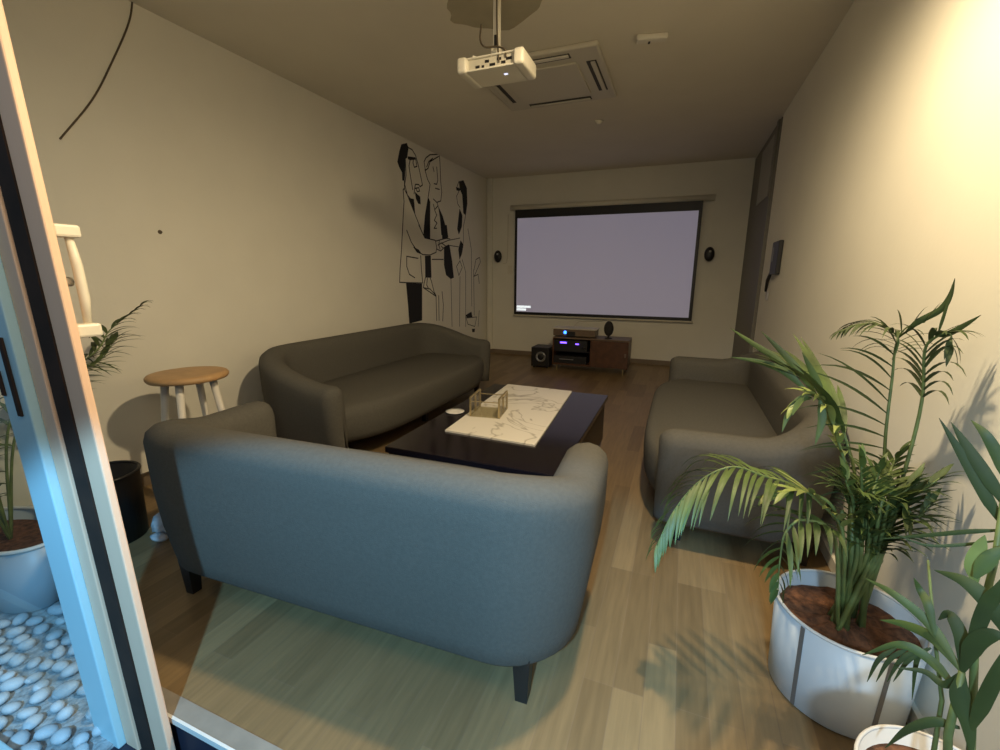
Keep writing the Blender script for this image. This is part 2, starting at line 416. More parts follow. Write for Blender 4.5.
# ================================================================== MURAL
mu = thing('wall_mural', 'black line drawing of three people shaking hands, painted on the left wall', 'mural', (XL, 5.2, 0))
def mA(c): return (390+c[0]/7.5, 135+c[1]/7.5)
def mB(c): return (390+c[0]/7.5, 225+c[1]/7.5)
def mC(c): return (435+c[0]/4.41, 170+c[1]/4.41)
def wl(tr, pts): return [at(*tr(c), 0, XL) for c in pts]
OFF = (.0015, 0, 0)
def figure(name, fills, lines, label, w=.013):
    b = MB()
    for tr, pts in fills: b.prism(wl(tr, pts), (.002, 0, 0))
    for tr, pts in lines: b.ribbon(wl(tr, pts), w, OFF)
    o = localise(b.build(name, M['ink'], mu), (XL, 5.2, 0)); o['label'] = label; return o
figure('bearded_figure', [
 (mA, [(85,70),(125,60),(138,95),(128,170),(115,180),(112,300),(108,345),(92,340),(90,280),(68,240),(55,200),(70,120)]),
 (mA, [(133,160),(190,168),(192,182),(150,190),(133,180)]),
 (mA, [(186,425),(205,445),(225,462),(229,520),(212,515),(195,480)]),
 (mA, [(138,472),(178,480),(188,592),(168,552)]),
 (mB, [(172,162),(215,185),(240,222),(202,206)]),
 (mB, [(120,435),(240,440),(240,715),(145,740),(135,600)])],
 [(mA, [(138,95),(165,110),(190,150),(205,200),(215,240),(230,310),(243,375),(225,388),(215,372),(190,370),(185,400),(180,440)]),
 (mA, [(190,400),(215,395),(222,420),(205,425),(196,405)]),
 (mA, [(175,182),(192,180),(202,235),(182,242),(172,210),(175,182)]),
 (mA, [(150,190),(142,230),(150,290),(160,350),(170,410)]),
 (mA, [(115,180),(120,300),(110,370),(130,450),(150,475)]),
 (mA, [(108,345),(108,400),(98,410),(105,500),(98,620),(92,750)]), (mB, [(95,0),(85,200),(75,330),(72,430),(110,432),(240,435)]),
 (mA, [(110,410),(130,450),(185,590),(245,740)]), (mB, [(215,0),(250,75),(262,97),(340,115),(350,170),(345,205),(300,225),(245,222)]),
 (mB, [(125,40),(160,130),(200,190),(245,222)]), (mB, [(230,230),(235,330),(245,435)]),
 (mB, [(210,250),(125,235),(125,310),(145,370),(185,395)])], 'bearded man with glasses in a long coat')
figure('middle_figure', [
 (mA, [(285,465),(300,500),(300,750),(250,750),(262,600)]), (mB, [(255,0),(300,0),(300,105),(255,95)]),
 (mB, [(262,230),(305,230),(310,395),(265,395)]),
 (mA, [(360,530),(395,610),(415,680),(425,750),(385,750),(375,620)]), (mB, [(385,0),(425,0),(436,95),(392,105)]),
 (mB, [(405,165),(445,150),(465,270),(478,395),(455,405),(420,375),(405,300)])],
 [(mA, [(265,265),(255,200),(270,170),(300,148),(370,145),(375,220),(380,350),(388,430),(380,495),(350,505),(325,480)]),
 (mA, [(265,265),(285,250),(300,200),(340,175),(365,160)]), (mA, [(275,240),(290,200),(320,175)]),
 (mA, [(262,260),(280,330),(300,370),(293,420),(285,470)]), (mA, [(322,240),(330,275)]),
 (mA, [(350,240),(358,340),(350,370),(330,365)]), (mA, [(340,400),(370,408)]),
 (mA, [(335,565),(350,600),(332,640),(352,660),(330,700),(350,700)]), (mA, [(352,505),(360,530),(335,560),(325,520)]),
 (mB, [(345,120),(380,110),(420,100),(450,105)]), (mB, [(360,150),(385,135),(400,145),(420,160),(440,150)]),
 (mB, [(350,180),(380,195),(400,175),(385,160)]), (mB, [(370,115),(365,150),(375,180)]),
 (mB, [(315,258),(400,258)]), (mB, [(265,395),(255,440),(250,470),(300,480),(345,530),(330,500),(310,420),(300,395)]),
 (mB, [(250,470),(345,535),(350,715)]), (mB, [(390,500),(400,600),(395,720)]), (mB, [(365,530),(368,715)]),
 (mB, [(280,400),(275,450),(290,480)])], 'clean-shaven man in an open dark jacket')
figure('long_haired_figure', [
 (mC, [(105,50),(125,45),(140,80),(142,150),(135,200),(125,190),(120,110),(110,85)]),
 (mC, [(108,170),(120,200),(118,250),(105,285),(98,260)]),
 (mC, [(113,310),(125,330),(118,370),(108,395),(103,350)]),
 (mC, [(92,75),(112,82),(110,92),(95,90)])],
 [(mC, [(105,50),(95,80),(105,95),(95,115),(100,150),(110,165)]),
 (mC, [(135,200),(125,250),(125,310),(122,340)]), (mC, [(110,300),(60,310),(30,322)]), (mC, [(110,340),(60,332),(35,345)]),
 (mC, [(120,395),(135,450),(135,690)]), (mC, [(110,470),(108,690)]), (mC, [(70,470),(75,690)]),
 (mC, [(95,425),(110,400),(120,430),(105,465),(95,425)]), (mC, [(145,260),(160,350),(162,600)])], 'woman with long dark hair', .010)
figure('drawn_plant', [(mC, [(135,640),(160,625),(165,650),(140,652)]), (mC, [(163,700),(176,700),(174,715),(164,715)])],
 [(mC, [(135,645),(145,680),(175,690),(184,648),(140,652)]), (mC, [(170,440),(173,640)]), (mC, [(172,440),(180,395),(196,385),(200,405),(185,440),(172,470)]),
 (mC, [(170,470),(190,460),(195,500)]), (mC, [(195,620),(190,690)])], 'potted plant drawn beside the figures', .011)
# ================================================================== PROJECTION SCREEN
ps = thing('projection_screen', 'large pull-down projection screen with black border on the back wall', 'screen', (-1.18, YB-.05, 1.5))
def bq(px, py, y=YB-.06): return at(px, py, 1, y)
YS = YB-.06
def quad(mb, c, y0, y1):
    pts = [Vector((p.x, y0, p.z)) for p in c]
    return mb.prism(pts, (0, y1-y0, 0))
base = (-1.18, YB-.05, 1.5)
xl, xr, zt, zb_ = -2.52, .175, 2.30, .70
o = localise(MB().box(xl, xr, YS-.004, YS+.002, zb_-.02, zt).build('black_border', M['black'], ps), base)
o = localise(MB().box(xl+.04, xr-.045, YS-.008, YS-.003, zb_+.025, zt-.125).build('screen_fabric', M['screen'], ps), base)
gb = MB(); gx = xl+.05
for row, zz, wid in ((0, .79, .235), (1, .745, .155)):
    x = gx
    while x < gx+wid:
        w_ = random.choice((.010, .014, .018)); gb.box(x, min(x+w_, gx+wid), YS-.011, YS-.007, zz, zz+.034); x += w_+.004
localise(gb.build('caption_marks', M['glyph'], ps), base)
localise(MB().box(xl-.02, xr+.02, YS-.015, YS+.012, zb_-.045, zb_-.02, .004).build('bottom_bar', M['offwhite'], ps), base)
localise(MB().tube([(xl-.08, YB-.045, zt+.035), (xr+.14, YB-.045, zt+.035)], .04, 16).build('roller_case', M['white'], ps, True), base)
# ================================================================== WALL SPEAKERS
for (px, lab) in ((-2.80, 'small oval black satellite speaker on the wall left of the projection screen'), (.315, 'small oval black satellite speaker on the wall right of the projection screen')):
    w = thing('wall_speaker', lab, 'speaker', (px, YB, 1.60), 'satellite speakers')
    b = MB(); b.lathe([(0, -.075), (.035, -.072), (.058, -.06), (.066, -.04), (.060, -.02), (.035, 0), (0, 0)], n=32)
    for v in b.bm.verts: v.co = Vector((v.co.x, v.co.z-.05, v.co.y*1.45))
    b.build('speaker_body', M['black'], w, True)
    b = MB(); b.lathe([(0, .004), (.014, .002), (.016, 0), (0, 0)], n=16)
    for v in b.bm.verts: v.co = Vector((v.co.x+.005, -.124-v.co.z, v.co.y+.035))
    b.build('tweeter_dot', M['silver'], w, True)
    MB().box(-.02, .02, -.055, 0, -.02, .02).build('wall_bracket', M['black'], w)
# wall socket by the screen and its thin cable
ws = tag(MB().box(-2.66, -2.58, YB-.012, YB, 1.32, 1.46, .003).build('wall_socket', M['white']), 'small white socket plate left of the projection screen edge', 'socket')
tag(MB().tube([(-2.66, YB-.006, 2.25), (-2.665, YB-.006, 1.6), (-2.68, YB-.006, 1.5), (-2.74, YB-.006, 1.49)], .005, 6).build('speaker_cable', M['offwhite']), 'thin pale cable running down the wall to the left speaker', 'cable')
tag(MB().tube([(-1.6, YB-.02, .36), (-1.55, YB-.008, .50), (-1.45, YB-.008, .60), (-1.1, YB-.008, .62), (-.98, YB-.008, .66)], .004, 6).build('hanging_cable', M['offwhite']), 'thin pale cable looping under the screen above the cabinet', 'cable')
# ================================================================== MEDIA CABINET
CX0, CX1, CY0, CY1 = -1.60, -.575, 5.98, 6.36
mc = thing('media_cabinet', 'low walnut media cabinet on thin metal legs below the projection screen', 'cabinet', (-1.09, 6.17, 0))
B0 = (-1.09, 6.17, 0)
def cp(mb, n, m, par=None, **k): return localise(mb.build(n, m, par or mc, **k), B0)
cp(MB().box(CX0, CX1, CY0, CY1, .455, .475, .003), 'top_panel', M['walnut_top'])
cp(MB().box(CX0, CX1, CY0, CY1, .09, .11), 'bottom_panel', M['walnut'])
for x in (CX0, -1.075, CX1-.018): cp(MB().box(x, x+.018, CY0, CY1, .11, .455), 'side_panel', M['walnut'])
cp(MB().box(CX0, CX1, CY1-.01, CY1, .11, .455), 'back_panel', M['black'])
d_ = cp(MB().box(-1.055, CX1-.002, CY0-.016, CY0, .095, .452, .002), 'door', M['walnut'])
cp(MB().box(-.62, -.60, CY0-.024, CY0-.015, .25, .30), 'handle', M['walnut_top'], d_)
cp(MB().box(CX0+.02, -1.077, CY0+.02, CY1-.02, .275, .285), 'shelf', M['black'])
for x in (CX0+.06, CX1-.06):
    for y in (CY0+.04, CY1-.04):
        cp(MB().tube([(x, y, .09), (x, y, 0)], [.012, .008], 10), 'leg', M['brass'])
av = thing('av_receiver', 'black audio receiver with violet display inside the open side of the cabinet', 'receiver', (-1.355, 6.15, .285))
MB().box(-.235, .235, -.16, .14, .0, .15, .004).build('receiver_body', M['black'], av)
MB().box(-.14, -.05, -.166, -.159, .105, .125).build('display', M['ledp'], av)
MB().box(.075, .12, -.166, -.159, .095, .11).build('display', M['ledp'], av)
MB().lathe([(0, .014), (.024, .012), (.026, 0), (0, 0)], n=20).build('volume_knob', M['black'], av, True, (0.19, -.17, .06)).rotation_euler.x = R(90)
bx_ = thing('disc_player', 'black disc player on the lower shelf of the media cabinet', 'disc player', (-1.355, 6.15, .11))
MB().box(-.23, .23, -.15, .14, 0, .10, .004).build('player_body', M['black'], bx_)
MB().box(-.15, .05, -.155, -.149, .05, .062).build('disc_tray', M['silver'], bx_)
gb_ = thing('set_top_box', 'flat grey brown box with blue light on top of the cabinet', 'set-top box', (-1.33, 6.17, .475))
MB().box(-.28, .30, -.14, .14, .012, .105, .006).build('box_body', M['walnut_top'], gb_)
MB().box(-.30, .32, -.15, .15, .105, .118, .004).build('lid', M['offwhite'], gb_)
MB().box(.0-.09, .03, -.146, -.139, .015, .075).build('front_window', M['black'], gb_)
MB().lathe([(0, .006), (.020, .005), (.022, 0), (0, 0)], n=20).build('power_light', M['led'], gb_, True, (-.11, -.142, .062)).rotation_euler.x = R(90)
for sx in (-.24, .26):
    MB().tube([(sx, 0, .0), (sx, 0, .014)], .012, 10).build('foot', M['black'], gb_)
os_ = thing('tabletop_speaker', 'small oval black speaker on a foot standing on the cabinet top', 'speaker', (-.86, 6.10, .475))
b = MB(); b.lathe([(0, -.05), (.035, -.048), (.058, -.035), (.064, -.01), (.055, .03), (.03, .05), (0, .052)], n=32)
for v in b.bm.verts: v.co = Vector((v.co.x, v.co.z, v.co.y*1.6+.135))
b.build('speaker_body', M['blackgrille'], os_, True)
MB().lathe([(0, 0), (.05, 0), (.05, .008), (.014, .016), (.012, .05), (0, .05)], n=24).build('foot', M['black'], os_, True)
sw = thing('subwoofer', 'black cube subwoofer with a silver ringed cone on the floor left of the cabinet', 'subwoofer', (-1.80, 6.2, 0))
MB().box(-.135, .135, -.15, .15, .02, .30, .012).build('speaker_box', M['black'], sw)
cone = MB().lathe([(0, .004), (.02, .006), (.028, -.002), (.055, .004), (.068, .010), (.074, .004), (.074, -.002), (0, -.002)], n=36).build('cone_ring', M['silver'], sw, True, (.01, -.152, .165)); cone.rotation_euler.x = R(90)
MB().lathe([(0, .012), (.03, .012), (.045, .006), (0, .004)], n=30).build('cone_centre', M['black'], sw, True, (.01, -.155, .165)).rotation_euler.x = R(90)
for sx in (-.1, .1):
    for sy in (-.11, .11): MB().tube([(sx, sy, 0), (sx, sy, .025)], .015, 10).build('foot', M['black'], sw)
# ================================================================== PROJECTOR
PS, PZ = .74, 2.345
pj = thing('projector', 'white ceiling projector hanging from a pole with dark cables', 'projector', (-.985, 2.40, PZ), rz=R(0))
pj.scale = (PS, PS, PS)
ZP = 0
b = MB(); 
# shell: open-topped tray (the sockets face the camera side)
b.box(-.20, .20, -.13, .15, -.045, -.033, .005)
b.box(-.20, .20, .138, .15, -.04, .045, .005)
b.build('lower_shell', M['white'], pj)
b = MB(); b.box(-.20, .20, -.12, .14, .035, .047, .005); b.build('top_cover', M['white'], pj)
for s_, nm in ((-1, 'end_cap'), (1, 'end_cap')):
    b = MB(); b.box(s_*.20-(.03 if s_ > 0 else .045), s_*.20+(.045 if s_ > 0 else .03), -.145, .15, -.05, .05, .02, 4); b.build(nm, M['white'], pj, True)
MB().box(-.175, .175, -.105, -.095, -.035, .036).build('socket_panel', M['offwhite'], pj)
b = MB()
for x, w_, z in ((-.10, .03, -.015), (-.06, .018, -.018), (-.03, .03, .01), (.01, .04, -.015), (.06, .03, .012), (.09, .03, -.012), (.13, .04, .005)):
    b.box(x-w_/2, x+w_/2, -.108, -.104, z-.007, z+.009)
b.build('sockets', M['black'], pj)
MB().box(.06, .085, -.02, .0, -.0475, -.0445).build('status_light', mat('status_light', (.7, .7, .9), emit=(.7, .75, 1), estr=1.2), pj)
MB().lathe([(0, .03), (.035, .03), (.04, 0), (0, 0)], n=24).build('lens', M['black'], pj, True, (-.08, .15, 0)).rotation_euler.x = R(-90)
b = MB(); b.box(-.055, .055, -.055, .055, .045, .075, .004); b.box(-.032, .032, -.032, .032, .075, .12, .004); b.build('mount_bracket', M['white'], pj)
MB().tube([(-.09, -.04, .052), (-.15, -.08, .07)], .007, 8).build('mount_arm', M['white'], pj)
MB().box(-.021, .021, -.021, .021, .11, (H-PZ)/PS, .003).build('mount_pole', M['white'], pj)
MB().box(-.012, .012, -.024, -.02, .135, .20).build('pole_slot', M['black'], pj)
MB().lathe([(0, 0), (.06, 0), (.06, -.012), (.03, -.02), (0, -.02)], (0, 0, (H-PZ)/PS), 28).build('ceiling_flange', M['white'], pj, True)
for pts in ([(.01, -.035, .60), (.012, -.035, .3), (.03, -.06, .12), (.055, -.11, .03), (.06, -.112, -.01)],
            [(-.11, -.02, .28), (-.11, -.04, .18), (-.06, -.07, .115), (.03, -.08, .10), (.10, -.11, .06), (.11, -.112, .012)]):
    MB().tube(cr(pts, 6), .006, 8).build('cable', M['cable'], pj, True)
tag(MB().prism([Vector((-1.14+(.27+.02*math.sin(5*a_)+.012*math.sin(11*a_+1))*math.cos(a_), 2.70+(.24+.02*math.cos(4*a_)+.01*math.sin(9*a_))*math.sin(a_), H-.004)) for a_ in [2*math.pi*k/40 for k in range(40)]], (0, 0, .004)).build('ceiling_shadow', M['patch']), 'dull olive painted shadow of the projector on the ceiling around its pole', 'painted shadow')  # darker flat shape painted in as the projector's shadow on the ceiling
# ================================================================== CEILING CASSETTE
ac = thing('air_conditioner', 'square white ceiling air conditioner cassette with four dark air slots', 'air conditioner', (-1.11, 3.75, H))
A = .47
b = MB()
b.box(-A, A, -A, A, -.035, 0, .012); b.build('cassette_panel', M['offwhite'], ac)
MB().box(-.29, .29, -.29, .29, -.048, -.034, .006).build('intake_grille', M['offwhite'], ac)
for k in range(4):
    rm = Matrix.Rotation(R(90*k), 4, 'Z')
    b = MB(); b.box(-.27, .27, -.425, -.355, -.037, -.030); b.bm.transform(rm); b.build('air_slot', M['vent'], ac)
    b = MB(); b.box(-.26, .26, -.415, -.385, -.046, -.038); b.bm.transform(Matrix.Rotation(0, 4, 'X')); b.bm.transform(rm)
    b.build('louvre', M['white'] if k == 0 else M['offwhite'], ac)
t = thing('ceiling_sensor', 'oblong white emergency fitting on the ceiling right of the air conditioner', 'sensor', (-.312, 3.36, H), rz=R(12))
MB().box(-.095, .095, -.03, .03, -.035, 0, .01).build('housing', M['white'], t)
MB().box(-.02, -.006, -.0, .033, -.037, -.02, .002).build('clip', M['vent'], t)
t = thing('sprinkler_head', 'tiny white round fitting on the ceiling beyond the air conditioner', 'sprinkler', tuple(at(599, 121, 2, H)))
MB().lathe([(0, -.03), (.02, -.03), (.035, -.012), (.045, 0), (0, 0)], n=24).build('housing', M['white'], t, True)
# ================================================================== RIGHT WALL INTERCOM
ic = thing('wall_intercom', 'black door intercom on the right wall with keys hanging below it', 'intercom', (XR, 4.56, 1.30))
b = MB(); b.box(-.035, 0, -.14, .15, .02, .30, .008); b.build('intercom_body', M['black'], ic)
MB().box(-.04, -.034, .05, .12, .13, .25, .003).build('speaker_slot', M['seam'], ic)
MB().tube([(-.02, .12, .06), (-.03, .20, -.03), (-.03, .24, -.13)], [.012, .016, .010], 10).build('hanging_strap', M['black'], ic, True)
b = MB()
for k in range(3): b.prism([Vector((-.012-.003*k, .20+.03*k, -.13)), Vector((-.012-.003*k, .215+.03*k, -.13)), Vector((-.012-.003*k, .205+.04*k, -.21)), Vector((-.012-.003*k, .185+.04*k, -.21))], (.002, 0, 0))
b.build('keys', M['silver'], ic)
# ================================================================== LEFT WALL BITS
pts = [at(x, y, 0, XL+.005) for x, y in ((133, -6), (129, 22), (112, 62), (92, 100), (60, 139))]
tag(MB().tube(cr(pts, 8), .0045, 6).build('loose_cable', M['cable'], None, True), 'thin brown cable hanging loose from the ceiling down the left wall', 'cable')
n_ = thing('wall_screw', 'small dark screw hole plug on the bare left wall', 'wall plug', tuple(at(160, 232, 0, XL)))
b = MB(); b.lathe([(0, .012), (.008, .010), (.013, 0), (0, 0)], n=16); b.bm.transform(Matrix.Rotation(R(90), 4, 'Y')); b.build('screw_head', M['cable'], n_, True)
# ================================================================== BIN AND BAG
wb = thing('waste_bin', 'black round waste bin on the floor beside the glass door', 'bin', (-2.56, 1.15, 0))
MB().lathe([(0, 0), (.140, 0), (.146, .335), (.15, .345), (.14, .345), (.13, .01), (0, .01)], n=40).build('bin_body', M['black'], wb, True)
MB().tube([(.146*math.cos(a), .146*math.sin(a), .342) for a in [2*math.pi*k/36 for k in range(37)]], .008, 8, False).build('bin_rim', M['black'], wb, True)
pb = thing('plastic_bag', 'crumpled white plastic bag on the floor between the bin and the near sofa', 'bag', (-2.35, 1.28, 0))
b = MB(); bmesh.ops.create_icosphere(b.bm, subdivisions=3, radius=1)
for v in b.bm.verts:
    k = 1+.22*math.sin(9*v.co.x+3*v.co.z)*math.cos(7*v.co.y)+.1*math.sin(21*v.co.z+5*v.co.x)
    v.co = Vector((v.co.x*.05*k, v.co.y*.06*k, .06+v.co.z*.055*k))
b.build('bag_body', M['bag'], pb, True)
b = MB(); b.lathe([(0, 0), (.045, 0), (.05, .012), (.03, .02), (0, .02)], n=16)
for v in b.bm.verts: v.co = Vector((v.co.x*1.1+.02, v.co.y*.6-.055, v.co.z))
b.build('bag_tail', M['bag'], pb, True)
# ================================================================== PALM BUILDER
def leaflet(bm, base, dirv, side_up, L, W, droop, nseg=7):
    """blade from base along dirv, bending down; folded along its midrib"""
    d = dirv.normalized(); up = side_up
    prev = None
    lat = d.cross(up)
    if lat.length < 1e-3: lat = d.cross(Vector((1, 0, 0)))
    lat.normalize(); pos = base.copy(); dd = d.copy()
    for i in range(nseg+1):
        t = i/nseg
        w = W*(.25+2.6*t if t < .25 else (1-((t-.25)/.75)**1.6)*.9+.03)/1.0
        w = W*min(1, .3+3*t)*(1-max(0, (t-.35)/.65)**1.7)+.0005
        nrm = lat.cross(dd).normalized()
        row = [bm.verts.new(pos-lat*w/2+nrm*w*.12), bm.verts.new(pos), bm.verts.new(pos+lat*w/2+nrm*w*.12)]
        if prev:
            bm.faces.new((prev[0], prev[1], row[1], row[0])); bm.faces.new((prev[1], prev[2], row[2], row[1]))
        prev = row
        pos = pos+dd*(L/nseg)
        dd = (dd+Vector((0, 0, -droop/nseg*(.4+1.2*t)))).normalized()
def keepwall(v, lim=XR-.012):
    if v.co.x > lim: v.co.x = lim-.004*random.random()
def frond(root, pts, base, n=18, L=.24, W=.016, start=.35, droop=.9, spread=62, up=Vector((0, 0, 1)), m='leaf', rad=.006, sides=(1, -1), tipL=.55):
    P = cr([Vector(p) for p in pts], 10)
    seg = [0]
    for i in range(1, len(P)): seg.append(seg[-1]+(P[i]-P[i-1]).length)
    tot = seg[-1]
    def ev(s):
        for i in range(1, len(P)):
            if seg[i] >= s:
                f = (s-seg[i-1])/max(1e-6, seg[i]-seg[i-1]); return P[i-1].lerp(P[i], f), (P[i]-P[i-1]).normalized()
        return P[-1], (P[-1]-P[-2]).normalized()
    b = MB(); b.tube([p-Vector(base) for p in P], [rad*(1-.75*i/(len(P)-1)) for i in range(len(P))], 6)
    st_ = b.build('frond', M['stem'], root, True)
    lf = MB()
    for k in range(n):
        t = k/(n-1); s = tot*(start+(1-start)*t); p, d = ev(s)
        for sd in sides:
            side = d.cross(up)
            if side.length < .05: side = d.cross(Vector((0, 1, 0)))
            side.normalize()
            a = R(spread*(1-.55*t)+random.uniform(-6, 6))
            v = d*math.cos(a)+side*sd*math.sin(a)+up*random.uniform(-.02, .16)
            LL = L*(.62+.38*math.sin(math.pi*min(1, t*1.15+.12)))*(1-(1-tipL)*t**3)*random.uniform(.88, 1.08)
            leaflet(lf.bm, p, v, up, LL, W*random.uniform(.85, 1.15), droop*random.uniform(.7, 1.25))
    for v in lf.bm.verts: keepwall(v); v.co -= Vector(base)
    bmesh.ops.solidify
    lf.build('leaflets', M[m], st_, True)
    return st_
def blade(root, pts, base, W, m='leafd', name='leaf'):
    """single long blade following a curve"""
    P = cr([Vector(p) for p in pts], 7); b = MB(); prev = None
    for i, p in enumerate(P):
        t = i/(len(P)-1); d = (P[min(i+1, len(P)-1)]-P[max(i-1, 0)]).normalized()
        W_ = W
        view = (p-Vector((.2, .1, 1.5))).normalized()
        lat = d.cross(view*.6+Vector((.3, .5, .4))*.4); lat.normalize(); w = W*min(1, .25+3*t)*(1-max(0, (t-.4)/.6)**1.8)+.0008
        nn = lat.cross(d)
        row = [b.bm.verts.new(p-lat*w/2+nn*w*.15), b.bm.verts.new(p), b.bm.verts.new(p+lat*w/2+nn*w*.15)]
        if prev:
            b.bm.faces.new((prev[0], prev[1], row[1], row[0])); b.bm.faces.new((prev[1], prev[2], row[2], row[1]))
        prev = row
    for v in b.bm.verts: keepwall(v); v.co -= Vector(base)
    return b.build(name, M[m], root, True)
def V(px, py, y): return at(px, py, 1, y)
# ---- big palm in zinc pot
BP = (.562, 1.50, 0)
pp = thing('potted_palm', 'large arching palm in a wide zinc tub against the right wall', 'plant', BP)
pot = MB().lathe([(0, 0), (.165, 0), (.178, .01), (.190, .295), (.184, .295), (.174, .02), (0, .02)], n=64).build('pot', M['zinc'], pp, True)
MB().tube([(.188*math.cos(a), .188*math.sin(a), .298) for a in [2*math.pi*k/64 for k in range(65)]], .005, 8, False).build('pot_rim', M['alu'], pot, True)
for an in (222, 285):
    a = R(an); b = MB()
    ta = Vector((-math.sin(a), math.cos(a), 0)); nr = Vector((math.cos(a), math.sin(a), 0))
    b.prism([nr*.1785-ta*.006+Vector((0, 0, .012)), nr*.1785+ta*.006+Vector((0, 0, .012)), nr*.1905+ta*.006+Vector((0, 0, .292)), nr*.1905-ta*.006+Vector((0, 0, .292))], nr*.002)
    b.build('seam', M['seam'], pot)
b = MB(); b.lathe([(0, .262), (.05, .266), (.1, .258), (.15, .262), (.179, .25)], n=40)
for v in b.bm.verts: v.co.z += random.uniform(-.008, .008)
b.build('soil', M['soil'], pp)
def PF(*a, **k): return frond(pp, *a, BP, **k)
# left arching frond
G0 = (.55, 1.48, .26)
PF([G0, V(838, 520, 1.46), V(807, 491, 1.44), V(764, 476, 1.42), V(732, 467, 1.40), V(700, 481, 1.38), V(674, 511, 1.36), V(657, 545, 1.34)], n=28, L=.24, W=.012, start=.46, spread=72, droop=1.8, m='leaf2' if False else 'leaf')
PF([G0, V(843, 535, 1.44), V(822, 505, 1.40), V(800, 490, 1.36), V(770, 497, 1.33)], n=12, L=.14, W=.018, start=.55, droop=.5, m='leaf2', spread=40)
# drooping frond over the tub edge
PF([(.53, 1.45, .26), V(835, 540, 1.38), V(805, 520, 1.33), V(786, 532, 1.30), V(780, 560, 1.29), V(778, 590, 1.28)], n=14, L=.15, W=.014, start=.55, droop=2.0, m='leaf')
# up-left fan frond
PF([G0, V(856, 500, 1.52), V(846, 440, 1.55), V(828, 400, 1.57), V(805, 380, 1.60), V(785, 368, 1.62)], n=9, L=.30, W=.026, start=.70, droop=.5, m='leaf', spread=45)
PF([G0, V(850, 500, 1.50), V(838, 440, 1.5), V(824, 405, 1.50), V(808, 395, 1.49), V(795, 405, 1.48)], n=9, L=.15, W=.020, start=.68, droop=1.4, m='leaf2', spread=55)
# tall slim frond by the wall, thin arching leaflets to the left
PF([(.59, 1.52, .26), V(880, 500, 1.58), V(886, 430, 1.60), V(892, 380, 1.62), V(896, 345, 1.62), V(906, 328, 1.60), V(925, 322, 1.56)], n=17, L=.31, W=.007, start=.42, droop=.9, m='leafd', sides=(-1,), up=Vector((.35, -.9, .25)), spread=80)
PF([V(893, 360, 1.62), V(898, 338, 1.60), V(880, 326, 1.60), V(860, 324, 1.60), V(843, 330, 1.60)], n=18, L=.13, W=.010, start=.1, droop=2.2, m='leafd', spread=60, rad=.003)
PF([(.60, 1.50, .26), V(905, 470, 1.55), V(922, 400, 1.56), V(925, 350, 1.55), V(938, 336, 1.52), V(950, 334, 1.50), V(952, 345, 1.49)], n=13, L=.17, W=.012, start=.74, droop=2.0, m='leafd', spread=50)
for q in ([V(818, 398, 1.55), V(800, 372, 1.56), V(780, 350, 1.58), V(761, 331, 1.60)], [V(822, 398, 1.5), V(815, 378, 1.5), V(802, 352, 1.5)],
          [V(808, 392, 1.55), V(785, 372, 1.57), V(760, 362, 1.60), V(730, 357, 1.62)], [V(805, 390, 1.56), V(780, 362, 1.6), V(755, 345, 1.64), V(730, 328, 1.68)],
          [V(812, 398, 1.5), V(800, 400, 1.49), V(788, 415, 1.48), V(782, 432, 1.47)], [V(820, 400, 1.48), V(822, 420, 1.46), V(815, 445, 1.45)]):
    blade(pp, q, BP, .020, 'leaf')
blade(pp, [V(905, 333, 1.58), V(918, 322, 1.56), V(940, 310, 1.54), V(950, 296, 1.53), V(955, 278, 1.52)], BP, .016)
blade(pp, [V(935, 336, 1.54), V(948, 334, 1.52), V(965, 325, 1.50), V(981, 315, 1.48)], BP, .014)
blade(pp, [V(938, 334, 1.54), V(945, 312, 1.53), V(955, 280, 1.52)], BP, .006)
# dense lower crown
rs = random.getstate(); random.seed(21)
for (px, py, yy, mm) in ((880, 470, 1.50, 'leaf'), (915, 480, 1.48, 'leaf'), (940, 478, 1.46, 'leafd'), (900, 455, 1.56, 'leaf'), (862, 462, 1.44, 'leaf'), (930, 505, 1.42, 'leafd'), (845, 475, 1.40, 'leaf')):
    PF([(.55+random.uniform(-.04, .05), 1.49+random.uniform(-.05, .05), .26), V(860+(px-860)*.25, 560, 1.47), V(862+(px-862)*.5, 505, 1.47), V(px*.8+172, py+12, yy), V(px, py, yy)],
       n=17, L=.17, W=.014, start=.5, droop=1.1, m=mm, rad=.008, spread=55)
for (x, y) in ((852, 500), (868, 480), (880, 500), (842, 510)):
    MB().tube([Vector(p)-Vector(BP) for p in ((.54+random.uniform(-.05, .06), 1.49+random.uniform(-.05, .05), .25), V(x, 560, 1.48), V(x, y, 1.48))], [.010, .008, .005], 8).build('cane', M['stem'], pp, True)
# ---- second plant, lower right corner
B2 = (.545, .90, 0)
p2 = thing('potted_palm', 'broad leaved palm in a small round white pot at the lower right, nearest the camera', 'plant', B2)
pot2 = MB().lathe([(0, 0), (.085, 0), (.10, .02), (.140, .345), (.142, .355), (.134, .355), (.095, .03), (0, .03)], n=48).build('pot', M['ceram'], p2, True)
MB().tube([(.138*math.cos(a), .138*math.sin(a), .355) for a in [2*math.pi*k/48 for k in range(49)]], .004, 8, False).build('pot_rim', M['ceram'], pot2, True)
b = MB(); b.lathe([(0, .325), (.05, .328), (.131, .32)], n=30); b.build('soil', M['soil'], p2)
def P2(*a, **k): return frond(p2, *a, B2, **k)
def BL(pts, W, m='leafd'): return blade(p2, pts, B2, W*(.66 if W > .025 else .85), m)
S0 = (.55, .90, .30)
hub = V(962, 672, .92)
MB().tube([Vector(S0)-Vector(B2), V(948, 735, .92)-Vector(B2), hub-Vector(B2)], [.008, .007, .005], 8).build('cane', M['stem'], p2, True)
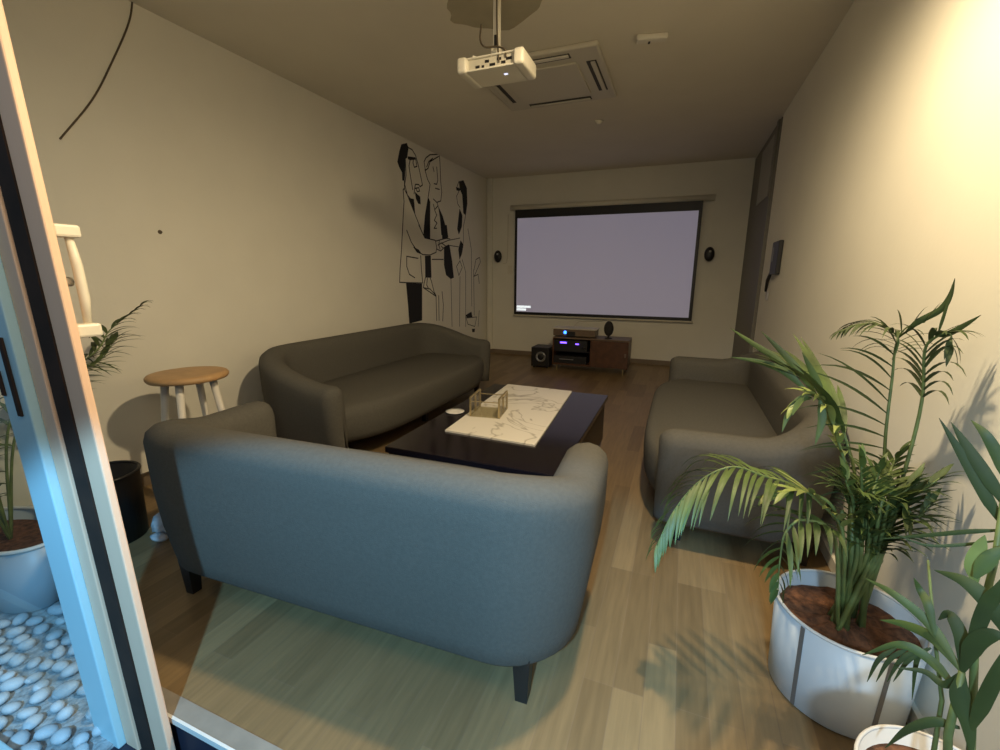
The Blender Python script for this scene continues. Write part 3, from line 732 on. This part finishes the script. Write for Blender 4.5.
MB().tube([Vector(S0)-Vector(B2)+Vector((-.02, .03, 0)), V(942, 700, .95)-Vector(B2), V(935, 640, .98)-Vector(B2), V(928, 560, 1.02)-Vector(B2)], [.005, .004, .003, .002], 8).build('cane', M['stem'], p2, True)
MB().tube([Vector(S0)-Vector(B2)+Vector((.03, .0, 0)), V(975, 640, .93)-Vector(B2), V(995, 560, .95)-Vector(B2), V(1003, 500, .97)-Vector(B2)], [.007, .006, .005, .004], 8).build('cane', M['stem'], p2, True)
BL([V(1002, 525, .97), V(985, 495, .98), V(962, 455, 1.0), V(939, 418, 1.02)], .020)
BL([V(1004, 505, .97), V(988, 478, .98), V(968, 448, 1.0), V(951, 422, 1.02)], .022)
BL([V(1012, 490, .96), V(1000, 460, .97), V(986, 435, .98), V(971, 420, 1.0)], .020, 'leaf')
BL([V(1006, 530, .97), V(965, 532, .99), V(920, 536, 1.02), V(880, 539, 1.05)], .009)
BL([V(1003, 540, .97), V(960, 545, .98), V(925, 545, .99), V(895, 534, 1.0)], .006)
BL([V(975, 585, .95), V(974, 565, .95), V(980, 548, .95), V(985, 535, .95)], .035, 'leaf2')
BL([V(975, 578, .94), V(990, 558, .94), V(1010, 545, .94)], .025, 'leaf')
BL([V(1010, 640, .90), V(990, 605, .91), V(965, 582, .93), V(934, 570, .96)], .038)
BL([hub, V(962, 640, .93), V(950, 615, .95), V(938, 620, .96)], .030)
BL([hub, V(975, 645, .91), V(992, 635, .90), V(1012, 640, .89)], .038)
BL([hub, V(985, 610, .91), V(1000, 590, .90), V(1010, 570, .90)], .030, 'leafd')
BL([hub, V(960, 700, .91), V(968, 725, .90), V(972, 760, .89)], .040)
BL([V(968, 735, .90), V(985, 700, .89), V(1000, 668, .88), V(1012, 640, .88)], .030)
BL([hub, V(935, 640, .96), V(905, 625, 1.0), V(880, 620, 1.03)], .022, 'leaf')
BL([V(958, 690, .92), V(930, 660, .96), V(900, 645, .98), V(862, 655, 1.0)], .020, 'leaf')
BL([hub, V(930, 625, .97), V(895, 595, 1.0), V(865, 578, 1.04)], .020, 'leaf')
BL([V(935, 635, .96), V(928, 605, .98), V(920, 590, 1.0), V(914, 578, 1.0)], .016, 'leaf')
for x0, x1 in ((890, 867), (903, 876), (915, 887), (925, 893), (922, 912)):
    BL([V(x0+6, 648, .98), V((x0+x1)/2, 660, .98), V(x1, 682 if x1 < 900 else 700, .98)], .009)
BL([hub, V(945, 685, .93), V(925, 672, .95), V(897, 668, .96)], .014)
BL([V(960, 728, .92), V(935, 722, .93), V(908, 730, .94), V(885, 748, .95)], .018)
# ---- palm by the left wall, in a white planter standing on the pebble bed
B3 = (-2.66, .83, -.128)
p3 = thing('potted_palm', 'palm in a grey white tapered planter on the pebbles behind the glass door', 'plant', B3)
pt3 = MB().lathe([(0, 0), (.20, 0), (.215, .015), (.305, .41), (.295, .41), (.205, .03), (0, .03)], n=64)
for v in pt3.bm.verts: v.co.y *= .52; v.co.z *= .8
pt3 = pt3.build('pot', mat('bluish_white_planter', (.46, .52, .57), .4), p3, True)
MB().tube([(.30*math.cos(a), .156*math.sin(a), .330) for a in [2*math.pi*k/48 for k in range(49)]], .009, 8, False).build('pot_rim', M['alu'], pt3, True)
b = MB(); b.lathe([(0, .28), (.1, .28), (.28, .275)], n=40)
for v in b.bm.verts: v.co.y *= .52
b.build('soil', M['soil'], p3)
S3 = Vector((-2.66, .83, .14))
def P3(pts, **k): return frond(p3, pts, B3, **k)
P3([S3, (-2.70, .95, .7), V(92, 355, 1.25), V(110, 330, 1.38), V(140, 306, 1.50)], n=20, L=.24, W=.018, start=.5, droop=1.3, m='leafd')
P3([S3, (-2.72, .95, .6), (-2.78, 1.15, .78), V(98, 362, 1.32), V(115, 340, 1.42)], n=20, L=.26, W=.02, start=.45, droop=.9, m='leaf')
P3([S3, (-2.6, .80, .7), (-2.45, .80, .95), (-2.3, .80, 1.0), (-2.2, .80, .92)], n=14, L=.2, W=.02, start=.4, droop=1.2, m='leaf')
P3([S3, (-2.75, .82, .7), (-2.85, .82, .9), (-2.88, .84, 1.1)], n=12, L=.12, W=.02, start=.4, droop=.8, m='leaf')
P3([S3, (-2.62, .76, .55), (-2.5, .75, .65), (-2.35, .76, .66)], n=12, L=.16, W=.022, start=.3, droop=.9, m='leaf')
P3([S3, (-2.66, .82, .6), (-2.74, .78, .72), (-2.82, .77, .74)], n=12, L=.12, W=.022, start=.3, droop=.9, m='leaf')
# ------------------------------------------------------------------ pebble bed
bed = [(XL+.01, .435), (-1.52, .435), (-1.52, .69), (-2.46, 1.03), (XL+.01, 1.05)]
tag(MB().prism([Vector((x, y, -.14)) for x, y in bed], (0, 0, .012)).build('gravel_bed', M['gravel']), 'bed of small grey gravel under the pale pebbles behind the glass door', 'gravel', kind='stuff')
def inbed(x, y):
    n = len(bed); c = False
    for i in range(n):
        (x0, y0), (x1, y1) = bed[i], bed[(i+1) % n]
        if (y0 > y) != (y1 > y) and x < (x1-x0)*(y-y0)/(y1-y0)+x0: c = not c
    return c
peb_me = []
for k in range(6):
    b = MB(); bmesh.ops.create_icosphere(b.bm, subdivisions=2, radius=1)
    sx, sy, sz = random.uniform(.85, 1.25), random.uniform(.8, 1.0), random.uniform(.5, .7); ph = random.uniform(0, 6)
    for v in b.bm.verts:
        q = 1+.08*math.sin(2.3*v.co.x+ph)*math.cos(2*v.co.y+ph)
        v.co = Vector((v.co.x*sx*q, v.co.y*sy*q, v.co.z*sz*q))
    me = bpy.data.meshes.new('pebble'); b.bm.to_mesh(me); b.bm.free(); me.materials.append(M['pebble'])
    for p in me.polygons: p.use_smooth = True
    peb_me.append(me)
placed = []; tries = 0
while len(placed) < 295 and tries < 30000:
    tries += 1
    x = random.uniform(-2.7, -1.55); y = random.uniform(.45, 1.02); r = random.uniform(.022, .034)
    if not inbed(x, y) or not inbed(x+r, y+r*.6): continue
    layer = 0 if len(placed) < 200 else 1
    if ((x-B3[0])/.26)**2+((y-B3[1])/.15)**2 < 1: continue
    if any(l == layer and (x-a)**2+(y-c)**2 < (r+q)**2*1.08 for a, c, q, l in placed):
        continue
    placed.append((x, y, r, layer))
for (x, y, r, l) in placed:
    o = bpy.data.objects.new('pebble', random.choice(peb_me)); C.objects.link(o)
    o.location = (x, y, -.126+r*.62+l*.034); o.scale = (r, r, r); o.rotation_euler = (random.uniform(-.25, .25), random.uniform(-.25, .25), random.uniform(0, 6.28))
    tag(o, 'smooth pale pebble in the bed behind the glass door', 'pebble', 'pale pebbles behind the glass door')
# ================================================================== LIGHT
def lamp(name, kind, loc, target, energy, col, **k):
    l = bpy.data.lights.new(name, kind); l.energy = energy; l.color = col
    for a, v in k.items(): setattr(l, a, v)
    o = bpy.data.objects.new(name, l); C.objects.link(o); o.location = loc
    o.rotation_euler = (Vector(target)-Vector(loc)).to_track_quat('-Z', 'Y').to_euler(); return o
lamp('ceiling_lamp', 'SPOT', (-.02, 1.45, 2.56), (-.25, 1.75, 0), 160, (1, .79, .49), spot_size=R(174), spot_blend=.62, shadow_soft_size=.045)
lamp('added_warm_fill', 'POINT', (-.25, .15, 1.95), (0, 0, 0), 26, (1, .80, .50), shadow_soft_size=.3)  # added fill lamp with no visible source, lifts ceiling and walls
lamp('daylight', 'SPOT', (.02, -1.0, 2.1), (-.95, 1.0, .16), 430, (.25, .63, 1), spot_size=R(56), spot_blend=.3, shadow_soft_size=.04).scale = (1, .44, 1)
lamp('daylight', 'SPOT', (.20, -.9, 1.60), (.66, 1.30, .12), 130, (.45, .72, 1), spot_size=R(58), spot_blend=.8, shadow_soft_size=.08)
w = bpy.data.worlds.new('dusk'); SC.world = w; w.use_nodes = True
bg = w.node_tree.nodes['Background']; bg.inputs[0].default_value = (.30, .55, .80, 1); bg.inputs[1].default_value = .35
SC.view_settings.view_transform = 'Standard'; SC.view_settings.look = 'None'; SC.view_settings.exposure = 0
